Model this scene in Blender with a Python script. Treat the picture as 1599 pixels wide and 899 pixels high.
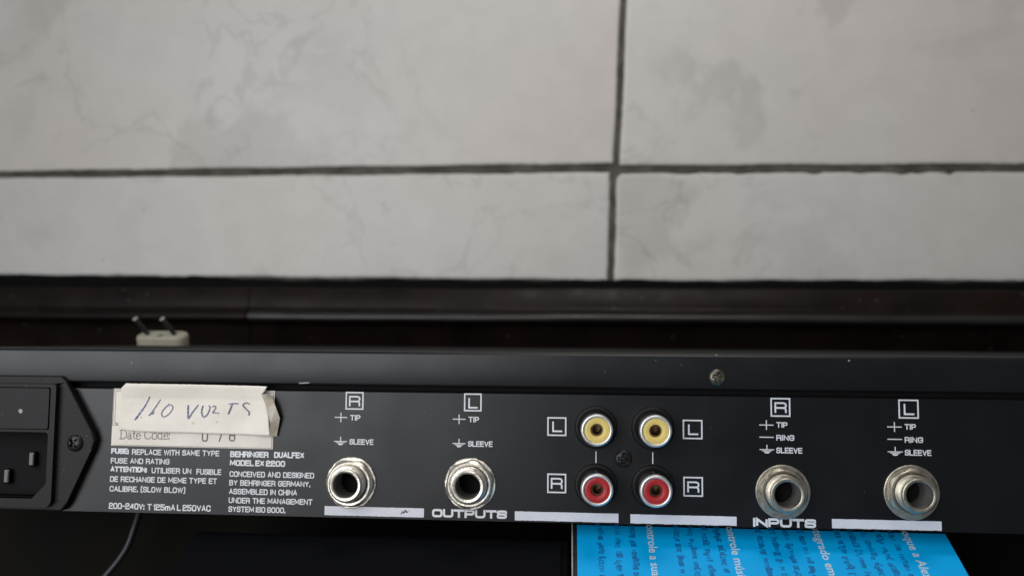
import bpy, bmesh, math, random
from mathutils import Vector, Matrix
from mathutils.geometry import tessellate_polygon
random.seed(7)
for o in list(bpy.data.objects): bpy.data.objects.remove(o)
SC = bpy.context.scene
COL = SC.collection
MM = 0.001
PI = math.pi
R_ = math.radians

# ------------------------------------------------------------------ camera
def cam_axes(yaw, pitch, roll):
    return Matrix.Rotation(yaw, 3, 'Z') @ Matrix.Rotation(pitch, 3, 'X') @ Matrix.Rotation(roll, 3, 'Y')
cd = bpy.data.cameras.new('camera'); cam = bpy.data.objects.new('camera', cd); COL.objects.link(cam)
A = cam_axes(0.07114, 0.06966, -0.008166)
rt, fw, up = A.col[0], A.col[1], A.col[2]
cam.matrix_world = Matrix(((rt[0], up[0], -fw[0], 0), (rt[1], up[1], -fw[1], -0.20866), (rt[2], up[2], -fw[2], 0.002414), (0, 0, 0, 1)))
cd.sensor_width = 36; cd.lens = 27.69; cd.clip_start = 0.005; cd.clip_end = 20
cd.dof.use_dof = True; cd.dof.focus_distance = 0.207; cd.dof.aperture_fstop = 12.0
SC.camera = cam

# ------------------------------------------------------------------ room light
w = bpy.data.worlds.new('World'); SC.world = w; w.use_nodes = True
bg = w.node_tree.nodes['Background']; bg.inputs[0].default_value = (0.93, 0.96, 1.0, 1); bg.inputs[1].default_value = 0.11
def area(name, loc, target, sx, sy, power, col):
    l = bpy.data.lights.new(name, 'AREA'); l.shape = 'RECTANGLE'; l.size = sx; l.size_y = sy; l.energy = power; l.color = col
    o = bpy.data.objects.new(name, l); COL.objects.link(o); o.location = loc
    o.rotation_euler = (Vector(target) - Vector(loc)).to_track_quat('-Z', 'Y').to_euler(); return o
area('window_light', (-0.345, -0.53, 0.19), (-0.04, 0.0, 0.10), 0.60, 0.74, 2.45, (0.97, 0.985, 1.0)).data.spread = R_(128)
fl = area('fill_light', (0.07, -0.16, 0.56), (0.05, 0.235, 0.13), 0.26, 0.18, 0.53, (1.0, 0.965, 0.92)); fl.data.spread = R_(120)  # fill lamp added overhead to brighten the middle of the tiles
SC.view_settings.view_transform = 'Standard'; SC.view_settings.look = 'None'
SC.view_settings.exposure = 0.0; SC.view_settings.gamma = 1.0; SC.view_settings.use_curve_mapping = False
SC.render.engine = 'CYCLES'

# ------------------------------------------------------------------ materials
def mat(name, col, rough=0.5, metal=0.0, spec=0.5, bump=0.0, bscale=1500, var=0.0, vscale=60, col2=None,
        dust=0.0, dscale=220, dcol=(0.25, 0.25, 0.24), rvar=0.0, dth=0.06, coat=0.0):
    m = bpy.data.materials.new(name); m.use_nodes = True
    nt = m.node_tree; N = nt.nodes; L = nt.links; b = N['Principled BSDF']
    b.inputs['Roughness'].default_value = rough; b.inputs['Metallic'].default_value = metal
    b.inputs['Specular IOR Level'].default_value = spec
    b.inputs['Coat Weight'].default_value = coat
    b.inputs['Base Color'].default_value = (*col, 1)
    tc = N.new('ShaderNodeTexCoord'); src = None
    if var > 0 or col2:
        n = N.new('ShaderNodeTexNoise'); n.inputs['Scale'].default_value = vscale; n.inputs['Detail'].default_value = 7
        L.new(tc.outputs['Object'], n.inputs['Vector'])
        r = N.new('ShaderNodeValToRGB'); r.color_ramp.elements[0].position = 0.36; r.color_ramp.elements[1].position = 0.66
        c2 = col2 or tuple(c * (1 - var) for c in col)
        r.color_ramp.elements[0].color = (*c2, 1); r.color_ramp.elements[1].color = (*col, 1)
        L.new(n.outputs['Fac'], r.inputs['Fac']); src = r.outputs['Color']
    if dust > 0:
        v = N.new('ShaderNodeTexVoronoi'); v.inputs['Scale'].default_value = dscale; L.new(tc.outputs['Object'], v.inputs['Vector'])
        wn = N.new('ShaderNodeTexNoise'); wn.inputs['Scale'].default_value = dscale * 0.13; wn.inputs['Detail'].default_value = 3
        L.new(tc.outputs['Object'], wn.inputs['Vector'])
        mt = N.new('ShaderNodeMath'); mt.operation = 'LESS_THAN'; mt.inputs[1].default_value = dth; L.new(v.outputs['Distance'], mt.inputs[0])
        g = N.new('ShaderNodeMath'); g.operation = 'GREATER_THAN'; g.inputs[1].default_value = 0.52; L.new(wn.outputs['Fac'], g.inputs[0])
        mu = N.new('ShaderNodeMath'); mu.operation = 'MULTIPLY'; L.new(mt.outputs[0], mu.inputs[0]); L.new(g.outputs[0], mu.inputs[1])
        mu2 = N.new('ShaderNodeMath'); mu2.operation = 'MULTIPLY'; mu2.inputs[1].default_value = dust; L.new(mu.outputs[0], mu2.inputs[0])
        mx = N.new('ShaderNodeMix'); mx.data_type = 'RGBA'; L.new(mu2.outputs[0], mx.inputs['Factor'])
        if src: L.new(src, mx.inputs['A'])
        else: mx.inputs['A'].default_value = (*col, 1)
        mx.inputs['B'].default_value = (*dcol, 1); src = mx.outputs['Result']
    if src: L.new(src, b.inputs['Base Color'])
    if rvar > 0:
        n = N.new('ShaderNodeTexNoise'); n.inputs['Scale'].default_value = vscale * 1.7; n.inputs['Detail'].default_value = 6
        L.new(tc.outputs['Object'], n.inputs['Vector'])
        mr = N.new('ShaderNodeMapRange'); mr.inputs['From Min'].default_value = 0.3; mr.inputs['From Max'].default_value = 0.7
        mr.inputs['To Min'].default_value = max(0.02, rough - rvar); mr.inputs['To Max'].default_value = min(1, rough + rvar)
        L.new(n.outputs['Fac'], mr.inputs['Value']); L.new(mr.outputs['Result'], b.inputs['Roughness'])
    if bump > 0:
        n = N.new('ShaderNodeTexNoise'); n.inputs['Scale'].default_value = bscale; n.inputs['Detail'].default_value = 3
        L.new(tc.outputs['Object'], n.inputs['Vector'])
        bp = N.new('ShaderNodeBump'); bp.inputs['Strength'].default_value = bump; bp.inputs['Distance'].default_value = 0.0002
        L.new(n.outputs['Fac'], bp.inputs['Height']); L.new(bp.outputs['Normal'], b.inputs['Normal'])
    return m

def tile_material():
    m = bpy.data.materials.new('marbled_ceramic'); m.use_nodes = True
    nt = m.node_tree; N = nt.nodes; L = nt.links; b = N['Principled BSDF']
    b.inputs['Roughness'].default_value = 0.38; b.inputs['Specular IOR Level'].default_value = 0.35
    geo = N.new('ShaderNodeNewGeometry'); oi = N.new('ShaderNodeObjectInfo')
    def noise(scale, det, rough=0.5, dist=0.0, off=0.0, w=None):
        n = N.new('ShaderNodeTexNoise'); n.noise_dimensions = '4D'; n.inputs['Scale'].default_value = scale
        n.inputs['Detail'].default_value = det; n.inputs['Roughness'].default_value = rough; n.inputs['Distortion'].default_value = dist
        L.new(geo.outputs['Position'], n.inputs['Vector'])
        a = N.new('ShaderNodeMath'); a.operation = 'MULTIPLY_ADD'; a.inputs[1].default_value = 13.0; a.inputs[2].default_value = off
        L.new(oi.outputs['Random'], a.inputs[0]); L.new(a.outputs[0], n.inputs['W']); return n
    def ramp(n, p0, p1, c0=0.0, c1=1.0):
        r = N.new('ShaderNodeMapRange'); r.interpolation_type = 'SMOOTHSTEP'
        r.inputs['From Min'].default_value = p0; r.inputs['From Max'].default_value = p1
        r.inputs['To Min'].default_value = c0; r.inputs['To Max'].default_value = c1
        L.new(n, r.inputs['Value']); return r.outputs['Result']
    def math_(op, a, b_, clamp=False):
        n = N.new('ShaderNodeMath'); n.operation = op; n.use_clamp = clamp
        for i, v in enumerate((a, b_)):
            if isinstance(v, (int, float)): n.inputs[i].default_value = v
            else: L.new(v, n.inputs[i])
        return n.outputs[0]
    # thin branching veins = ridge of a distorted noise, broken up by a mask
    n1 = noise(17, 6, 0.55, 0.9, 1.3)
    ridge = math_('ABSOLUTE', math_('SUBTRACT', n1.outputs['Fac'], 0.5), 0)
    vein = ramp(ridge, 0.0, 0.022, 1.0, 0.0)
    msk = ramp(noise(9, 3, 0.5, 0, 5.1).outputs['Fac'], 0.46, 0.64)
    vein = math_('MULTIPLY', vein, msk)
    # cloudy grey patches with hard-ish edge
    n2 = noise(14, 8, 0.55, 0.5, 8.7)
    cloud = ramp(n2.outputs['Fac'], 0.50, 0.57)
    msk2 = ramp(noise(5, 2, 0.5, 0, 2.2).outputs['Fac'], 0.45, 0.62)
    cloud = math_('MULTIPLY', cloud, msk2)
    fine = ramp(noise(60, 8, 0.65, 0, 3.3).outputs['Fac'], 0.3, 0.7)
    v = N.new('ShaderNodeTexVoronoi'); v.inputs['Scale'].default_value = 34; L.new(geo.outputs['Position'], v.inputs['Vector'])
    sp = ramp(v.outputs['Distance'], 0.02, 0.05, 1.0, 0.0)
    tot = math_('ADD', math_('MULTIPLY', vein, 0.42), math_('MULTIPLY', cloud, 0.45), True)
    tot = math_('ADD', tot, math_('MULTIPLY', fine, 0.24), True)
    mx = N.new('ShaderNodeMix'); mx.data_type = 'RGBA'; L.new(tot, mx.inputs['Factor'])
    mx.inputs['A'].default_value = (0.555, 0.54, 0.517, 1); mx.inputs['B'].default_value = (0.40, 0.387, 0.365, 1)
    hue = noise(6, 2, 0.5, 0, 11.0)
    mh = N.new('ShaderNodeMix'); mh.data_type = 'RGBA'; mh.blend_type = 'MULTIPLY'
    L.new(ramp(hue.outputs['Fac'], 0.35, 0.65), mh.inputs['Factor']); L.new(mx.outputs['Result'], mh.inputs['A']); mh.inputs['B'].default_value = (1.0, 0.955, 0.935, 1)
    ms = N.new('ShaderNodeMix'); ms.data_type = 'RGBA'; L.new(math_('MULTIPLY', sp, 0.4), ms.inputs['Factor'])
    L.new(mh.outputs['Result'], ms.inputs['A']); ms.inputs['B'].default_value = (0.30, 0.23, 0.17, 1)
    L.new(ms.outputs['Result'], b.inputs['Base Color'])
    bp = N.new('ShaderNodeBump'); bp.inputs['Strength'].default_value = 0.15; bp.inputs['Distance'].default_value = 0.0006
    L.new(noise(45, 3, 0.5, 0, 6.0).outputs['Fac'], bp.inputs['Height']); L.new(bp.outputs['Normal'], b.inputs['Normal'])
    return m

M = dict(
 panel=mat('satin_black_steel', (0.005, 0.0055, 0.0072), 0.36, spec=0.46, bump=0.07, bscale=3600, var=0.18, vscale=45, dust=0.35, dscale=330, dth=0.045, rvar=0.05),
 cover=mat('satin_black_cover', (0.0065, 0.007, 0.0085), 0.35, spec=0.46, bump=0.08, bscale=2400, var=0.2, vscale=40, dust=0.4, dscale=300, dth=0.05, rvar=0.05),
 plastic=mat('moulded_black_plastic', (0.010, 0.010, 0.011), 0.5, spec=0.26, bump=0.25, bscale=1700, dust=0.4, dscale=420, dth=0.07),
 dark=mat('dull_black', (0.006, 0.006, 0.007), 0.8, spec=0.2),
 print=mat('white_silkscreen_ink', (0.84, 0.85, 0.89), 0.6, bump=0.3, bscale=2500, var=0.14, vscale=500),
 bar=mat('white_silkscreen_bar', (0.74, 0.75, 0.82), 0.55, bump=0.3, bscale=1500, var=0.08, vscale=160, dust=0.5, dscale=170, dcol=(0.2, 0.2, 0.22), dth=0.05),
 nickel=mat('scuffed_nickel', (0.93, 0.87, 0.77), 0.38, 0.9, bump=0.4, bscale=1400, var=0.22, vscale=420, rvar=0.12),
 nickel_dull=mat('tarnished_nickel', (0.56, 0.52, 0.43), 0.42, 0.92, bump=0.15, bscale=1300, var=0.25, vscale=330, rvar=0.1),
 bore=mat('bore_metal', (0.42, 0.41, 0.38), 0.5, 0.7, var=0.3, vscale=300),
 rim=mat('bright_plated_rim', (0.86, 0.85, 0.83), 0.42, 0.85, var=0.15, vscale=500, rvar=0.08),
 barrel=mat('dark_reflection_barrel', (0.30, 0.29, 0.26), 0.30, 1.0, var=0.25, vscale=300),  # darker than the rim: reflected black painted into the barrel side
 yellow=mat('yellow_insulator', (0.84, 0.64, 0.19), 0.42, bump=0.2, bscale=1200, var=0.10, vscale=300),
 red=mat('red_insulator', (0.46, 0.022, 0.026), 0.38, bump=0.2, bscale=1200, var=0.15, vscale=300),
 contact=mat('contact_metal', (0.20, 0.13, 0.08), 0.4, 1.0),
 screw_black=mat('black_screw_steel', (0.030, 0.030, 0.031), 0.34, 0.5, bump=0.3, bscale=1800, var=0.4, vscale=600),
 screw_grey=mat('worn_zinc_screw', (0.22, 0.215, 0.18), 0.4, 0.9, bump=0.4, bscale=1500, var=0.5, vscale=700, col2=(0.10, 0.095, 0.07)),
 pin=mat('pin_metal', (0.065, 0.063, 0.058), 0.25, 1.0),
 paper=mat('aged_label_paper', (0.88, 0.82, 0.74), 0.75, spec=0.25, bump=0.3, bscale=1200, var=0.1, vscale=120, dust=0.3, dscale=400, dcol=(0.4, 0.36, 0.3)),
 tape=mat('aged_masking_paper', (0.92, 0.875, 0.80), 0.7, spec=0.25, bump=0.35, bscale=900, vscale=75, col2=(0.85, 0.785, 0.68), dust=0.5, dscale=260, dcol=(0.55, 0.47, 0.36), dth=0.1),
 tape_dirty=mat('dirty_folded_paper', (0.66, 0.60, 0.51), 0.7, spec=0.25, bump=0.5, bscale=500, vscale=240, col2=(0.40, 0.35, 0.27)),
 ink=mat('blue_pen_ink', (0.07, 0.085, 0.21), 0.5, var=0.3, vscale=900, col2=(0.20, 0.22, 0.36)),
 typeink=mat('grey_print_ink', (0.10, 0.095, 0.09), 0.7, vscale=900, col2=(0.2, 0.19, 0.17)),
 grout=mat('dark_grout', (0.105, 0.10, 0.083), 0.9, spec=0.2, bump=1.0, bscale=700, vscale=90, col2=(0.055, 0.052, 0.044), dust=0.5, dscale=120, dcol=(0.3, 0.2, 0.1), dth=0.08),
 seal=mat('black_sealant', (0.0025, 0.0025, 0.0025), 0.8, spec=0.08, bump=1.0, bscale=200),
 board=mat('black_lacquered_board', (0.006, 0.0043, 0.0035), 0.4, spec=0.14, bump=0.3, bscale=150, vscale=35, col2=(0.013, 0.0075, 0.0055), dust=0.35, dscale=130, dcol=(0.10, 0.095, 0.085), dth=0.1, rvar=0.1),
 nosing=mat('nosing_highlight', (0.022, 0.021, 0.020), 0.34, spec=0.5, bump=0.4, bscale=120, vscale=30, col2=(0.014, 0.012, 0.011), rvar=0.1),  # lighter, glossier grey paints the highlight along the board's nose
 cabinet=mat('brown_black_cabinet', (0.006, 0.005, 0.0035), 0.75, spec=0.1, bump=0.6, bscale=300, vscale=40, col2=(0.005, 0.0045, 0.004), dust=0.3, dscale=160, dcol=(0.05, 0.045, 0.04), dth=0.1),
 case=mat('blue_black_case', (0.003, 0.0033, 0.0045), 0.7, spec=0.07, bump=0.5, bscale=900, dust=0.25, dscale=230, dcol=(0.03, 0.03, 0.035)),
 table=mat('dark_table_wood', (0.018, 0.013, 0.010), 0.45, vscale=30, col2=(0.009, 0.007, 0.006)),
 blue=mat('blue_printed_card', (0.0, 0.44, 0.95), 0.38, spec=0.4, bump=0.15, bscale=500, var=0.05, vscale=60),
 blueink=mat('dark_blue_ink', (0.0, 0.15, 0.42), 0.5),
 card=mat('grey_card_edge', (0.42, 0.42, 0.40), 0.8, var=0.25, vscale=500),
 cartonwhite=mat('pale_carton_ink', (0.60, 0.72, 0.80), 0.5),
 carddark=mat('black_printed_card', (0.01, 0.012, 0.016), 0.5),
 plugwhite=mat('yellowed_plug_plastic', (0.37, 0.35, 0.265), 0.5, var=0.15, vscale=200),
 cord=mat('grey_rubber_cord', (0.022, 0.023, 0.027), 0.45),
 tile=tile_material(),
)

# ------------------------------------------------------------------ helpers
WORG = {}
def tag(o, label=None, cat=None, group=None, kind=None):
    if label: o['label'] = label
    if cat: o['category'] = cat
    if group: o['group'] = group
    if kind: o['kind'] = kind
    return o
def empty(name, org):
    o = bpy.data.objects.new(name, None); COL.objects.link(o); o.empty_display_size = 0.01
    o.location = Vector(org) * MM; WORG[o] = Vector(org); return o
def place(me, name, parent, org):
    o = bpy.data.objects.new(name, me); COL.objects.link(o); WORG[o] = Vector(org)
    if parent: o.parent = parent; o.location = (Vector(org) - WORG[parent]) * MM
    else: o.location = Vector(org) * MM
    return o
def mesh(name, vs, fs, m, smooth=None):
    me = bpy.data.meshes.new(name); me.from_pydata([tuple(Vector(v) * MM) for v in vs], [], fs)
    me.materials.append(m)
    bm = bmesh.new(); bm.from_mesh(me); bmesh.ops.remove_doubles(bm, verts=bm.verts, dist=1e-7)
    bmesh.ops.recalc_face_normals(bm, faces=bm.faces); bm.to_mesh(me); bm.free()
    if smooth is not None:
        me.shade_smooth(); me.set_sharp_from_angle(angle=R_(smooth))
    return me
def obj(name, vs, fs, m, parent=None, org=(0, 0, 0), smooth=None, local=False):
    """verts in mm, world coordinates unless local"""
    o_ = Vector(org)
    if not local: vs = [Vector(v) - o_ for v in vs]
    return place(mesh(name, vs, fs, m, smooth), name, parent, org)
def bev(o, wdt, seg=2, ang=35):
    b = o.modifiers.new('edge', 'BEVEL'); b.width = wdt * MM; b.segments = seg; b.limit_method = 'ANGLE'; b.angle_limit = R_(ang)
    return o
def boxvf(x0, x1, y0, y1, z0, z1):
    vs = [(x, y, z) for x in (x0, x1) for y in (y0, y1) for z in (z0, z1)]
    return vs, [(0, 1, 3, 2), (4, 6, 7, 5), (0, 4, 5, 1), (2, 3, 7, 6), (0, 2, 6, 4), (1, 5, 7, 3)]
def merge(*parts):
    V, F = [], []
    for v, f in parts:
        n = len(V); V += [tuple(p) for p in v]; F += [tuple(i + n for i in q) for q in f]
    return V, F
def prism(outline, holes, yf, yb):
    """plate in the X-Z plane, front face at yf, back face at yb, with holes"""
    loops = [outline] + list(holes); V = []; F = []; flat = [p for l in loops for p in l]
    tris = tessellate_polygon([[Vector((x, z, 0)) for x, z in l] for l in loops])
    n = len(flat)
    V = [(x, yf, z) for x, z in flat] + [(x, yb, z) for x, z in flat]
    for t in tris: F.append(tuple(t)); F.append(tuple(i + n for i in reversed(t)))
    s = 0
    for l in loops:
        k = len(l)
        for i in range(k):
            a, b = s + i, s + (i + 1) % k; F.append((a, b, b + n, a + n))
        s += k
    return V, F
def circ(cx, cz, r, n=48): return [(cx + r * math.cos(2 * PI * i / n), cz + r * math.sin(2 * PI * i / n)) for i in range(n)]
def rrect(x0, x1, z0, z1, r, n=5):
    out = []
    rr = r if isinstance(r, (tuple, list)) else (r,) * 4      # ll, lr, ur, ul
    for (cx, cz, a0, q) in ((x0, z0, 180, rr[0]), (x1, z0, 270, rr[1]), (x1, z1, 0, rr[2]), (x0, z1, 90, rr[3])):
        ox = cx + (q if cx == x0 else -q); oz = cz + (q if cz == z0 else -q)
        for i in range(n + 1):
            a = R_(a0 + 90 * i / n); out.append((ox + q * math.cos(a), oz + q * math.sin(a)))
    return out
def lathe(prof, n=64, rfun=None):
    """prof list of (r, h): h toward the camera (-Y). rfun(r,h,theta)->r"""
    V, F = [], []
    for r, h in prof:
        for i in range(n):
            t = 2 * PI * i / n; q = rfun(r, h, t) if rfun else r
            V.append((q * math.cos(t), -h, q * math.sin(t)))
    for j in range(len(prof) - 1):
        for i in range(n):
            a = j * n + i; b = j * n + (i + 1) % n; F.append((a, b, b + n, a + n))
    return V, F

# stroke lettering ---------------------------------------------------------
def rnd(pts, rx, ry):
    out = []
    for i, p in enumerate(pts):
        if len(p) == 3 and 0 < i < len(pts) - 1:
            a, b = pts[i - 1], pts[i + 1]
            def toward(q):
                dx, dy = q[0] - p[0], q[1] - p[1]
                ax = max(-rx, min(rx, dx)); ay = max(-ry, min(ry, dy))
                if abs(dx) > rx * 2.01 or abs(dy) < 1e-6: pass
                kx = min(abs(dx) * 0.5, rx); ky = min(abs(dy) * 0.5, ry)
                return (p[0] + math.copysign(kx, dx) if dx else p[0], p[1] + math.copysign(ky, dy) if dy else p[1])
            A_, B_ = toward(a), toward(b)
            for k in range(5):
                t = k / 4; out.append(((1 - t) ** 2 * A_[0] + 2 * t * (1 - t) * p[0] + t * t * B_[0], (1 - t) ** 2 * A_[1] + 2 * t * (1 - t) * p[1] + t * t * B_[1]))
        else: out.append((p[0], p[1]))
    return out
def ribbon(pts, wd, ext=0.0, widths=None):
    P = [Vector((p[0], p[1])) for p in pts]
    Q = [P[0]]
    for p in P[1:]:
        if (p - Q[-1]).length > 1e-5: Q.append(p)
    P = Q; n = len(P)
    if n < 2: return [], []
    closed = (P[0] - P[-1]).length < 1e-4 and n > 3
    if closed: P = P[:-1]; n -= 1
    if ext and not closed:
        d = (P[0] - P[1]).normalized(); P[0] = P[0] + d * ext
        d = (P[-1] - P[-2]).normalized(); P[-1] = P[-1] + d * ext
    V, F = [], []
    for i in range(n):
        if closed: d0 = (P[i] - P[i - 1]).normalized(); d1 = (P[(i + 1) % n] - P[i]).normalized()
        else:
            d1 = (P[min(i + 1, n - 1)] - P[min(i, n - 2)]).normalized(); d0 = (P[max(i, 1)] - P[max(i - 1, 0)]).normalized()
        t = (d0 + d1)
        t = t.normalized() if t.length > 1e-4 else d1
        nrm = Vector((-t.y, t.x)); c = max(0.45, nrm.dot(Vector((-d1.y, d1.x))))
        hw = (widths[min(i, len(widths) - 1)] if widths else wd) * 0.5 / c
        V.append(P[i] + nrm * hw); V.append(P[i] - nrm * hw)
    m_ = n if closed else n - 1
    for i in range(m_):
        a = 2 * i; b = 2 * ((i + 1) % n); F.append((a, a + 1, b + 1, b))
    return [(v.x, v.y) for v in V], F
G = {
'A': (1.0, [[(0, 0), (.5, 1), (1, 0)], [(.2, .33), (.8, .33)]]),
'B': (1.0, [[(0, 0), (0, 1)], [(0, 1), (.94, 1, 1), (.94, .54, 1), (.1, .54)], [(.1, .54), (1, .54, 1), (1, 0, 1), (0, 0)]]),
'C': (1.0, [[(1, .74), (1, 1, 1), (0, 1, 1), (0, 0, 1), (1, 0, 1), (1, .26)]]),
'D': (1.0, [[(.5, 0), (0, 0), (0, 1), (1, 1, 1), (1, 0, 1), (.5, 0)]]),
'E': (.9, [[(1, 1), (0, 1), (0, 0), (1, 0)], [(0, .52), (.9, .52)]]),
'F': (.85, [[(1, 1), (0, 1), (0, 0)], [(0, .5), (.9, .5)]]),
'G': (1.0, [[(1, .76), (1, 1, 1), (0, 1, 1), (0, 0, 1), (1, 0, 1), (1, .48), (.55, .48)]]),
'H': (1.0, [[(0, 0), (0, 1)], [(1, 0), (1, 1)], [(0, .52), (1, .52)]]),
'I': (.02, [[(.5, 0), (.5, 1)]]),
'L': (.85, [[(0, 1), (0, 0), (1, 0)]]),
'M': (1.25, [[(0, 0), (0, 1), (.5, .25), (1, 1), (1, 0)]]),
'N': (1.0, [[(0, 0), (0, 1), (1, 0), (1, 1)]]),
'O': (1.0, [[(.5, 0), (0, 0, 1), (0, 1, 1), (1, 1, 1), (1, 0, 1), (.5, 0)]]),
'P': (.95, [[(0, 0), (0, 1)], [(0, 1), (1, 1, 1), (1, .42, 1), (.1, .42)]]),
'R': (1.0, [[(0, 0), (0, 1)], [(0, 1), (1, 1, 1), (1, .46, 1), (.1, .46)], [(.5, .46), (.98, .45, 1), (.98, 0)]]),
'S': (.95, [[(1, .78), (1, 1, 1), (0, 1, 1), (0, .53, 1), (1, .53, 1), (1, 0, 1), (0, 0, 1), (0, .24)]]),
'T': (1.0, [[(0, 1), (1, 1)], [(.5, 1), (.5, 0)]]),
'U': (1.0, [[(0, 1), (0, 0, 1), (1, 0, 1), (1, 1)]]),
'V': (1.05, [[(0, 1), (.5, 0), (1, 1)]]),
'W': (1.5, [[(0, 1), (.25, 0), (.5, .95), (.75, 0), (1, 1)]]),
'X': (1.0, [[(0, 1), (1, 0)], [(0, 0), (1, 1)]]),
'Y': (1.0, [[(0, 1), (.5, .48), (1, 1)], [(.5, .48), (.5, 0)]]),
'0': (1.0, [[(.5, 0), (0, 0, 1), (0, 1, 1), (1, 1, 1), (1, 0, 1), (.5, 0)]]),
'1': (.3, [[(0, .8), (.9, 1), (.9, 0)]]),
'2': (1.0, [[(0, .74), (0, 1, 1), (1, 1, 1), (1, .54, 1), (0, .5, 1), (0, 0), (1, 0)]]),
'4': (1.0, [[(.8, 0), (.8, 1)], [(.8, 1), (0, .28), (1, .28)]]),
'5': (1.0, [[(.95, 1), (0, 1), (0, .58), (1, .58, 1), (1, 0, 1), (0, 0, 1), (0, .2)]]),
'7': (.9, [[(0, 1), (1, 1), (.35, 0)]]),
'8': (1.0, [[(.5, .54), (0, .54, 1), (0, 1, 1), (1, 1, 1), (1, .54, 1), (.5, .54)], [(.5, .54), (0, .54, 1), (0, 0, 1), (1, 0, 1), (1, .54, 1), (.5, .54)]]),
'9': (1.0, [[(0, .22), (0, 0, 1), (1, 0, 1), (1, 1, 1), (0, 1, 1), (0, .44, 1), (.9, .44)]]),
'm': (1.3, [[(0, 0), (0, .66)], [(0, .5), (0, .66, 1), (.5, .66, 1), (.5, 0)], [(.5, .66), (1, .66, 1), (1, 0)]]),
'(': (.3, [[(1, 1.12), (0, 1.12, 1), (0, -.15, 1), (1, -.15)]]),
')': (.3, [[(0, 1.12), (1, 1.12, 1), (1, -.15, 1), (0, -.15)]]),
'-': (.6, [[(0, .48), (1, .48)]]),
'.': (.02, [[(.5, -.06), (.5, .12)]]),
':': (.02, [[(.5, -.04), (.5, .14)], [(.5, .52), (.5, .70)]]),
# light serif capitals and lower case for the typed date label
'sD': (1.3, [[(0, 0), (.5, 0), (1, .2, 1), (1, .8, 1), (.5, 1), (0, 1)], [(.18, 0), (.18, 1)]]),
'sa': (.75, [[(.1, .55), (.4, .68), (.75, .6, 1), (.75, .08), (1, 0)], [(.75, .4), (0, .3, 1), (.05, -.02, 1), (.5, 0), (.75, .15)]]),
'st': (.45, [[(.4, .9), (.4, .05, 1), (1, .05)], [(0, .64), (.95, .64)]]),
'se': (.75, [[(0, .38), (1, .38), (.9, .66, 1), (.1, .7, 1), (0, .0, 1), (.6, -.05, 1), (1, .14)]]),
'sC': (1.2, [[(1, .75), (.9, 1, 1), (.1, 1, 1), (0, .5), (.1, 0, 1), (.8, 0, 1), (1, .2)]]),
'so': (.85, [[(.5, 0), (0, 0, 1), (0, .68, 1), (1, .68, 1), (1, 0, 1), (.5, 0)]]),
'sd': (.9, [[(.8, .05), (0, 0, 1), (0, .68, 1), (.8, .6)], [(.8, 1), (.8, 0), (1, 0)]]),
}
def text2d(tokens, x, z, width, h, th, gap=.42, space=1.15, rr=.3):
    """tokens: string or list of (glyph); returns verts (x,z) and faces, fitted to width"""
    toks = list(tokens); units = 0
    for t in toks: units += space if t == ' ' else G[t][0]
    gaps = sum(1 for i in range(len(toks) - 1) if toks[i] != ' ' and toks[i + 1] != ' ')
    k = (width - th) / (units + gaps * gap); cx = x + th / 2; V, F = [], []
    for i, t in enumerate(toks):
        if t == ' ': cx += space * k; continue
        gw, lines = G[t]
        for ln in lines:
            kx = gw * k
            sc = [((p[0] * kx, p[1] * (h - th)) + ((1,) if len(p) == 3 else ())) for p in ln]
            r = min(rr * h, kx * .48)
            pts = rnd(sc, r, min(rr * h, h * .25))
            v, f = ribbon([(a + cx, b + z + th / 2) for a, b in pts], th, ext=0 if len(ln) > 2 and ln[0][:2] == ln[-1][:2] else th * .5 if t not in 'AVWXMNY4' else 0)
            n = len(V); V += [(a, b, lines.index(ln)) for a, b in v]; F += [tuple(q + n for q in g) for g in f]
        cx += gw * k
        if i + 1 < len(toks) and toks[i + 1] != ' ': cx += gap * k
    return V, F
def flat(V2, F, y=0.0):
    return [(p[0], (y(p[0], p[1]) if callable(y) else y) - (p[2] * .014 if len(p) > 2 else 0), p[1]) for p in V2], F
def box2d(x0, x1, z0, z1, th):
    V, F = [], []
    for a, b, c, d in ((x0, x1, z0, z0 + th), (x0, x1, z1 - th, z1), (x0, x0 + th, z0 + th, z1 - th), (x1 - th, x1, z0 + th, z1 - th)):
        n = len(V); V += [(a, c), (b, c), (b, d), (a, d)]; F += [(n, n + 1, n + 2, n + 3)]
    return V, F
def rect2d(x0, x1, z0, z1): return [(x0, z0), (x1, z0), (x1, z1), (x0, z1)], [(0, 1, 2, 3)]
def tri2d(a, b, c): return [a, b, c], [(0, 1, 2)]

# ================================================================== SETTING
TY = 245.0                                                # distance of the tile faces behind the rear panel
TOP = -134.0
vs, fs = boxvf(-900, 900, -128, 238, TOP - 30, TOP)
tt = obj('table_top', vs, fs, M['table'], org=(0, 0, TOP)); bev(tt, 3); tag(tt, kind='structure')
vs, fs = boxvf(-900, 900, TY + 1.3, TY + 60, TOP - 30, 700)
wall = obj('wall', vs, fs, M['grout'], org=(0, TY, 0)); tag(wall, kind='structure')
def edge_pts(a, b, step=3.0, j=0.22, chips=()):
    a, b = Vector(a), Vector(b); n = max(2, int((b - a).length / step)); d = (b - a).normalized(); nr = Vector((-d.y, d.x)); out = []
    ph = random.random() * 9
    for i in range(n):
        p = a.lerp(b, i / n); off = random.gauss(0, j * .55) + .35 * math.sin(ph + i * .23) * j / .22 * .6
        for cx, dep, hw in chips:
            if abs(p.x - cx) < hw: off += dep * (1 - abs(p.x - cx) / hw) ** .6
        if 0 < i: p = p + nr * off
        out.append((p.x, p.y))
    return out
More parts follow.
